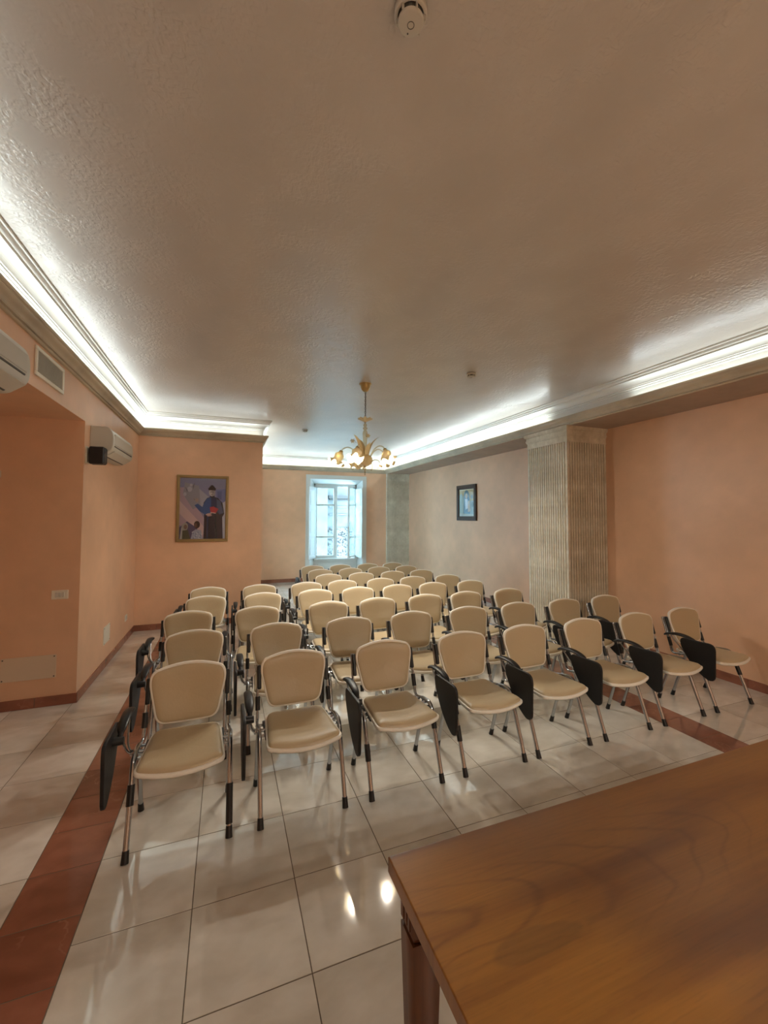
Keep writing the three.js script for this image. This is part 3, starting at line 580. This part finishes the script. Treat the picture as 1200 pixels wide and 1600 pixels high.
  for (let k = 0; k < 5; k++) {
    const ang = -Math.PI / 2 + k * Math.PI * 2 / 5;                // measured from the camera side
    const a = new THREE.Group(); a.name = 'arm'; a.rotation.y = ang; t.add(a);
    mesh('arm_tube', tube([[0, 2.40, 0.03], [0, 2.455, 0.07], [0, 2.545, 0.14], [0, 2.575, 0.205], [0, 2.555, 0.265], [0, 2.515, 0.29]], 0.008, 26, 8), clear, a);
    const tilt = new THREE.Matrix4().makeRotationX(-0.42).setPosition(0, 2.525, 0.285);
    mesh('socket', lathe([[0.002, 0.012], [0.02, 0.01], [0.024, -0.01], [0.026, -0.03], [0.02, -0.032]], 16).applyMatrix4(tilt), gold, a);
    mesh('flower_shade', flower(0.15).applyMatrix4(tilt), shadeGlass, a);
    mesh('bulb', new THREE.SphereGeometry(0.02, 14, 10).scale(1, 1.5, 1).translate(0, -0.112, 0).applyMatrix4(tilt), bulbM, a);
    const lp = V(0, -0.112, 0).applyMatrix4(tilt);
    const pl = new THREE.PointLight(new THREE.Color().setRGB(1, 0.94, 0.83), power, 0, 2); pl.position.copy(lp); pl.castShadow = true; pl.name = 'bulb_light'; a.add(pl);
  }
  for (const [ang, h, out, w] of [[-0.9, 0.32, 0.14, 0.035], [1.9, 0.33, 0.16, 0.033], [0.45 + Math.PI, 0.3, 0.12, 0.03], [-2.2, 0.2, 0.1, 0.03], [0.4, 0.2, 0.12, 0.03]]) mesh('glass_leaf', leaf(h, out, w).rotateY(ang).translate(0, 2.45, 0), amber, t);
  for (const [x, y, z] of [[-0.15, 2.65, 0.02], [0.035, 2.71, 0.05]]) {
    const f = mesh('glass_blossom', merge(Array.from({ length: 6 }, (_, i) => new THREE.SphereGeometry(0.014, 8, 6).scale(1, 0.45, 0.55).translate(0.016, 0, 0).rotateZ(i * Math.PI / 3)).concat([new THREE.SphereGeometry(0.009, 8, 6)])), amber, t);
    f.position.set(x, y, z);
    mesh('stalk', tube([[0, 0, 0], [-x * 0.4, -0.03, -0.01], [-x * 0.85, -0.2, -z]], 0.003, 10, 6), clear, f);
  }
  for (let k = 0; k < 4; k++) mesh('hanging_curl', tube([[0, 2.39, 0.07], [0, 2.42, 0.13], [0, 2.40, 0.185], [0, 2.335, 0.19], [0, 2.315, 0.17], [0, 2.325, 0.155]], 0.006, 22, 7).rotateY(1.1 + k * Math.PI / 2), clear, t);
}
chandelier('cream glass flower chandelier hanging in front of the window bay', 1.54, -4.74, BULB_POWER);
chandelier('unseen cream glass flower chandelier behind the viewer, lighting surfaces that face the camera', 1.9, 1.4, UNSEEN_BULB_POWER);  // out of view, placed to light chair fronts, column and table from behind

// ------------------------------------------------------------------ smoke detectors
function detector(label, x, z, r) {
  const t = thing('smoke_detector', label, 'smoke detector', [x, YC, z], 0);
  mesh('base', lathe([[0.001, 0], [r, 0], [r, -r * 0.42], [r * 0.94, -r * 0.5], [r * 0.8, -r * 0.52]], 32), M.white, t);
  mesh('chamber', lathe([[r * 0.72, -r * 0.4], [r * 0.72, -r * 0.84], [r * 0.6, -r * 0.9]], 32), M.whiteDark, t);
  mesh('cap', lathe([[r * 0.78, -r * 0.78], [r * 0.78, -r * 0.9], [r * 0.7, -r * 1.0], [r * 0.3, -r * 1.05], [0.001, -r * 1.05]], 32), M.white, t);
  for (let k = 0; k < 6; k++) mesh('rib', box(r * 0.6, r * 0.9, -r * 0.88, -r * 0.45, -r * 0.035, r * 0.035).rotateY(k * Math.PI / 3 + 0.55), M.white, t);
  mesh('test_ring', [new THREE.TorusGeometry(r * 0.2, r * 0.022, 6, 24).rotateX(Math.PI / 2).translate(0, -r * 1.055, 0), new THREE.SphereGeometry(r * 0.05, 8, 6).translate(0, -r * 1.05, -r * 0.48)], M.whiteDark, t);
}
detector('white smoke detector nearest the viewer at the top edge', 0.515, -1.14, 0.052);
detector('white smoke detector right of the chandelier', 2.52, -3.94, 0.05);
detector('small white smoke detector left of the chandelier near the far cornice', 1.32, -7.66, 0.05);

// ------------------------------------------------------------------ air conditioners, grille, loudspeaker on the left wall
function airCon(label, zc, yTop, len = 0.88) {
  const t = thing('air_conditioner', label, 'air conditioner', [XL, yTop - 0.3, zc], 0, 'split air conditioners on the left wall');
  const prof = (k) => { const s = new THREE.Shape(); s.moveTo(0, 0.012); s.lineTo(0, 0.3); s.lineTo(0.13 * k, 0.3); s.bezierCurveTo(0.185 * k, 0.292, 0.205 * k, 0.24, 0.205 * k, 0.165); s.bezierCurveTo(0.205 * k, 0.11, 0.2 * k, 0.085, 0.185 * k, 0.065); s.lineTo(0.12 * k, 0.018); s.bezierCurveTo(0.1 * k, 0.003, 0.05, 0, 0, 0.012); return s; };
  const body = new THREE.ExtrudeGeometry(prof(1), { depth: len - 0.02, bevelEnabled: true, bevelSize: 0.008, bevelThickness: 0.01, bevelSegments: 3, bevelOffset: -0.008, curveSegments: 10 }).translate(0, 0, -(len - 0.02) / 2);
  mesh('casing', flat(body), M.white, t);
  mesh('front_slot', rbox(0.196, 0.2075, 0.105, 0.116, -len / 2 + 0.07, len / 2 - 0.05, 0.003), M.whiteDark, t);
  mesh('front_panel', rbox(0.19, 0.2085, 0.125, 0.235, -len / 2 + 0.05, len / 2 - 0.05, 0.006), M.white, t);
  const flap = rbox(-0.045, 0.045, -0.004, 0.004, -len / 2 + 0.08, len / 2 - 0.1, 0.002).rotateZ(0.61).translate(0.157, 0.04, 0);
  mesh('air_flap', flap, M.white, t);
  mesh('outlet_slot', rbox(-0.006, 0.006, -0.004, 0.004, -len / 2 + 0.07, len / 2 - 0.09, 0.002).rotateZ(0.5).translate(0.113, 0.012, 0), M.whiteDark, t);
  mesh('louvre', rbox(0.13, 0.137, 0.262, 0.3015, -len / 2 + 0.05, len / 2 - 0.05, 0.003), M.ivory, t);
  return t;
}
airCon('white split air conditioner behind the black loudspeaker on left wall', -5.36, 2.645, 0.92);
airCon('white split air conditioner cut by the left picture edge', -2.53, 2.735, 0.9);
{
  const t = thing('air_vent', 'white rectangular air grille with vertical slats on left wall', 'vent', [XL, 2.85, -3.86], 0);
  const w = 0.27, h = 0.105;
  mesh('vent_frame', [rbox(0, 0.014, h - 0.028, h, -w, w, 0.004), rbox(0, 0.014, -h, -h + 0.028, -w, w, 0.004), rbox(0, 0.014, -h + 0.028, h - 0.028, -w, -w + 0.03, 0.004), rbox(0, 0.014, -h + 0.028, h - 0.028, w - 0.03, w, 0.004)], M.ivory, t);
  mesh('vent_back', box(0.0005, 0.002, -h + 0.02, h - 0.02, -w + 0.02, w - 0.02), M.whiteDark, t);
  for (let i = 0; i < 22; i++) mesh('slat', box(0.002, 0.011, -h + 0.028, h - 0.028, -0.0016, 0.0016).rotateY(-0.35).translate(0, 0, -w + 0.036 + i * (2 * w - 0.072) / 21), M.white, t);
}
{
  const t = thing('loudspeaker', 'small black loudspeaker on wall bracket beside the alcove edge', 'loudspeaker', [XL, 2.25, ZA - 0.085], 0);
  mesh('bracket', [rbox(0, 0.014, 0.005, 0.17, -0.055, 0.055, 0.004), rbox(0.01, 0.05, 0.15, 0.162, -0.02, 0.02, 0.003), rbox(0.01, 0.05, 0.01, 0.022, -0.02, 0.02, 0.003)], M.ivory, t);
  mesh('cabinet', rbox(0.03, 0.155, 0, 0.172, -0.06, 0.06, 0.014, 3).rotateY(0), M.black, t);
  mesh('speaker_grille', rbox(0.15, 0.16, 0.012, 0.16, -0.05, 0.05, 0.004, 2), M.tablet, t);
}
// ------------------------------------------------------------------ wall plates
{
  const sw = thing('light_switch', 'white three-module switch plate on the alcove wall', 'switch', [-1.44, 1.01, ZA], 0);
  mesh('plate', rbox(-0.065, 0.065, -0.042, 0.042, 0, 0.009, 0.004), M.ivory, sw);
  for (const x of [-0.026, 0, 0.026]) mesh('rocker', rbox(x - 0.011, x + 0.011, -0.023, 0.023, 0.006, 0.013, 0.003), M.white, sw);
  const bp = thing('cover_plate', 'wide pale blank cover plate low on the alcove wall', 'wall plate', [-1.655, 0.36, ZA], 0);
  mesh('panel', rbox(-0.205, 0.205, -0.105, 0.105, 0, 0.008, 0.003), M.plate, bp);
  for (const [x, y] of [[-0.19, 0.09], [0.19, 0.09], [-0.19, -0.09], [0.19, -0.09]]) mesh('screw', new THREE.CylinderGeometry(0.006, 0.006, 0.004, 10).rotateX(Math.PI / 2).translate(x, y, 0.008), M.whiteDark, bp);
  const bl = thing('cover_plate', 'small upright blank cover plate low on the left wall', 'wall plate', [XL, 0.37, -5.75], 0);
  mesh('panel', rbox(0, 0.008, -0.1, 0.1, -0.13, 0.13, 0.003), M.ivory, bl);
  for (const [z, y] of [[-0.115, 0.085], [0.115, 0.085], [-0.115, -0.085], [0.115, -0.085]]) mesh('screw', new THREE.CylinderGeometry(0.005, 0.005, 0.004, 10).rotateZ(Math.PI / 2).translate(0.008, y, z), M.whiteDark, bl);
  const so = thing('power_socket', 'small white power socket on left wall near the corner', 'socket', [XL, 0.33, -6.75], 0);
  mesh('plate', rbox(0, 0.009, -0.042, 0.042, -0.062, 0.062, 0.003), M.ivory, so);
  for (const z of [-0.03, 0, 0.03]) mesh('socket_module', rbox(0.006, 0.012, -0.023, 0.023, z - 0.011, z + 0.011, 0.003), M.white, so);
  const th = thing('thermostat', 'tiny pale control plate on the alcove wall at left edge', 'wall plate', [-1.945, 2.12, ZA], 0);
  mesh('plate', rbox(-0.035, 0.035, -0.03, 0.03, 0, 0.014, 0.004), M.plate, th);
  mesh('dial', new THREE.CylinderGeometry(0.013, 0.015, 0.008, 16).rotateX(Math.PI / 2).translate(0, 0, 0.017), M.ivory, th);
}

// ------------------------------------------------------------------ pictures
function canvasTex(w, h, draw) { const c = document.createElement('canvas'); c.width = w; c.height = h; draw(c.getContext('2d'), w, h); const t = new THREE.CanvasTexture(c); t.colorSpace = THREE.SRGBColorSpace; return t; }
function poly(g, pts, col) { g.fillStyle = col; g.beginPath(); pts.forEach(([x, y], i) => (i ? g.lineTo(x, y) : g.moveTo(x, y))); g.closePath(); g.fill(); }
function oval(g, x, y, rx, ry, col, rot = 0) { g.fillStyle = col; g.beginPath(); g.ellipse(x, y, rx, ry, rot, 0, Math.PI * 2); g.fill(); }
function picture(name, label, mat, frameMat, w, h, fw, fd, place, glassy) {
  const t = thing(name, label, 'picture');
  const fr = [];
  const bar = (x0, x1, y0, y1) => { fr.push(rbox(x0, x1, y0, y1, 0, fd, 0.006)); };
  bar(-w / 2, w / 2, h / 2 - fw, h / 2); bar(-w / 2, w / 2, -h / 2, -h / 2 + fw); bar(-w / 2, -w / 2 + fw, -h / 2 + fw * 0.5, h / 2 - fw * 0.5); bar(w / 2 - fw, w / 2, -h / 2 + fw * 0.5, h / 2 - fw * 0.5);
  mesh('picture_frame', merge(fr), frameMat, t);
  const inn = [];
  const k = fw * 0.3;
  inn.push(rbox(-w / 2 + fw - 0.002, w / 2 - fw + 0.002, h / 2 - fw - k, h / 2 - fw + 0.002, 0, fd * 0.7, 0.003), rbox(-w / 2 + fw - 0.002, w / 2 - fw + 0.002, -h / 2 + fw - 0.002, -h / 2 + fw + k, 0, fd * 0.7, 0.003), rbox(-w / 2 + fw - 0.002, -w / 2 + fw + k, -h / 2 + fw, h / 2 - fw, 0, fd * 0.7, 0.003), rbox(w / 2 - fw - k, w / 2 - fw + 0.002, -h / 2 + fw, h / 2 - fw, 0, fd * 0.7, 0.003));
  mesh('inner_slip', merge(inn), glassy ? M.frameDark : M.frameGold, t);
  const pg = new THREE.BoxGeometry(w - 2 * fw, h - 2 * fw, 0.004).translate(0, 0, fd * 0.4);
  mesh('painted_panel', pg, mat, t);
  t.position.set(...place.pos); t.rotation.y = place.turn;
  return t;
}
{
  const tex = canvasTex(512, 736, (g, w, h) => {
    g.fillStyle = '#757390'; g.fillRect(0, 0, w, h);
    poly(g, [[0, 120], [0, 560], [300, 736], [420, 736], [60, 120]], '#9a8592');
    poly(g, [[0, 270], [0, 420], [250, 700], [300, 620]], '#b39a9c');
    poly(g, [[210, 130], [330, 240], [330, 420], [250, 400], [180, 220]], '#8f919f');
    poly(g, [[60, 60], [210, 100], [230, 330], [150, 380], [40, 200]], '#807d88');
    for (const [x, y, r] of [[110, 140, 26], [125, 90, 14], [60, 200, 18]]) { oval(g, x, y, r, r * 1.2, '#9b9aa6'); }
    poly(g, [[60, 110], [90, 150], [85, 180]], '#5c5964'); poly(g, [[140, 100], [165, 60], [150, 140]], '#5c5964');
    poly(g, [[395, 140], [500, 130], [500, 280], [470, 300], [400, 250]], '#5e6690'); poly(g, [[410, 160], [460, 155], [460, 260], [415, 255]], '#4a5280');
    poly(g, [[470, 300], [512, 270], [512, 736], [470, 736]], '#9c9cab');
    poly(g, [[0, 600], [90, 520], [200, 600], [200, 736], [0, 736]], '#4b4560');
    // robed man
    poly(g, [[268, 736], [272, 430], [262, 300], [300, 240], [360, 222], [420, 240], [470, 300], [492, 430], [470, 470], [480, 736]], '#191c2e');
    poly(g, [[268, 300], [300, 245], [345, 232], [345, 420], [280, 440], [220, 400], [165, 330], [200, 310], [250, 350]], '#2c4a7c');
    poly(g, [[345, 232], [400, 240], [405, 400], [345, 420]], '#1f2c4e');
    poly(g, [[405, 250], [450, 280], [485, 420], [440, 440], [405, 400]], '#3a4560');
    poly(g, [[290, 440], [350, 430], [350, 736], [280, 736]], '#15192a'); poly(g, [[300, 450], [320, 450], [318, 736], [296, 736]], '#27304c'); poly(g, [[385, 450], [400, 450], [420, 736], [396, 736]], '#242a30');
    oval(g, 190, 270, 16, 22, '#8f7f7a', 0.4); poly(g, [[170, 262], [150, 240], [160, 276]], '#7c6e6a'); poly(g, [[178, 258], [172, 232], [188, 256]], '#86766f');
    poly(g, [[330, 230], [335, 200], [380, 200], [382, 232], [356, 246]], '#171927');
    oval(g, 352, 176, 33, 44, '#a7a0a2'); oval(g, 366, 176, 22, 42, '#857d80'); oval(g, 340, 168, 8, 4, '#463f44'); oval(g, 364, 168, 8, 4, '#3d363b'); oval(g, 350, 200, 10, 3, '#6b5659'); oval(g, 349, 184, 4, 9, '#b5adab');
    poly(g, [[310, 122], [396, 122], [390, 150], [314, 146]], '#15131a'); poly(g, [[318, 122], [330, 100], [376, 100], [388, 122]], '#1c1922'); oval(g, 352, 96, 16, 10, '#121016');
    poly(g, [[330, 352], [372, 342], [428, 372], [400, 420], [340, 410]], '#9b3038'); poly(g, [[340, 410], [400, 420], [396, 428], [336, 418]], '#c3a9a0');
    oval(g, 320, 436, 34, 12, '#a58985', -0.2); oval(g, 330, 452, 28, 9, '#97787a', -0.1);
    // two listeners
    oval(g, 65, 590, 34, 54, '#8d8a86', 0.2); oval(g, 74, 586, 18, 28, '#6d5a50'); poly(g, [[30, 736], [40, 630], [100, 620], [130, 736]], '#4a4a3c'); poly(g, [[14, 736], [30, 600], [44, 600], [40, 736]], '#9a9a98');
    oval(g, 196, 560, 32, 44, '#2a2024'); oval(g, 182, 566, 15, 26, '#5f4840'); poly(g, [[130, 736], [150, 640], [185, 615], [240, 625], [262, 736]], '#8e93a6');
    for (let i = 0; i < 14; i++) oval(g, 150 + (i * 37) % 100, 650 + (i * 23) % 80, 9, 5, i % 2 ? '#5f6684' : '#b3b7c2', i);
  });
  const mat = phy({ map: tex, roughness: 0.25, clearcoat: 0.6, clearcoatRoughness: 0.05 });
  picture('framed_painting', 'large gilt framed painting of a robed man holding a red book', mat, M.frameGold, 0.765, 1.06, 0.035, 0.035, { pos: [-0.362, 1.866, ZP], turn: 0 }, false);
}
{
  const tex = canvasTex(320, 352, (g, w, h) => {
    g.fillStyle = '#b49a6a'; g.fillRect(0, 0, w, h);
    poly(g, [[0, 0], [w, 0], [w, 20], [0, 26]], '#cbbf9e');
    poly(g, [[0, 90], [60, 60], [110, 120], [90, 300], [0, 330]], '#8f9d92');
    oval(g, 160, 85, 52, 60, '#2f4a55'); oval(g, 158, 95, 27, 34, '#b39a86'); poly(g, [[108, 90], [212, 90], [240, 230], [230, 345], [90, 345], [100, 220]], '#4a6d84'); poly(g, [[130, 130], [180, 130], [200, 240], [140, 260]], '#c9ccd6'); oval(g, 158, 95, 24, 32, '#bda58f');
    oval(g, 208, 170, 18, 20, '#b89f88'); poly(g, [[190, 190], [230, 188], [240, 280], [186, 290]], '#a9927c');
    oval(g, 270, 110, 22, 28, '#7b776f'); poly(g, [[235, 160], [300, 150], [318, 345], [240, 345]], '#8a9c9c'); oval(g, 280, 200, 22, 30, '#6e7b80');
    poly(g, [[0, 300], [320, 320], [320, 352], [0, 352]], '#a8a79b');
  });
  const mat = phy({ map: tex, roughness: 0.15, clearcoat: 1, clearcoatRoughness: 0.01 });
  picture('framed_icon', 'small picture in a dark wooden frame on the right wall', mat, M.frameDark, 0.80, 0.80, 0.075, 0.04, { pos: [XR, 2.06, -8.06], turn: -Math.PI / 2 }, true);
}

renderer.render(scene, camera);
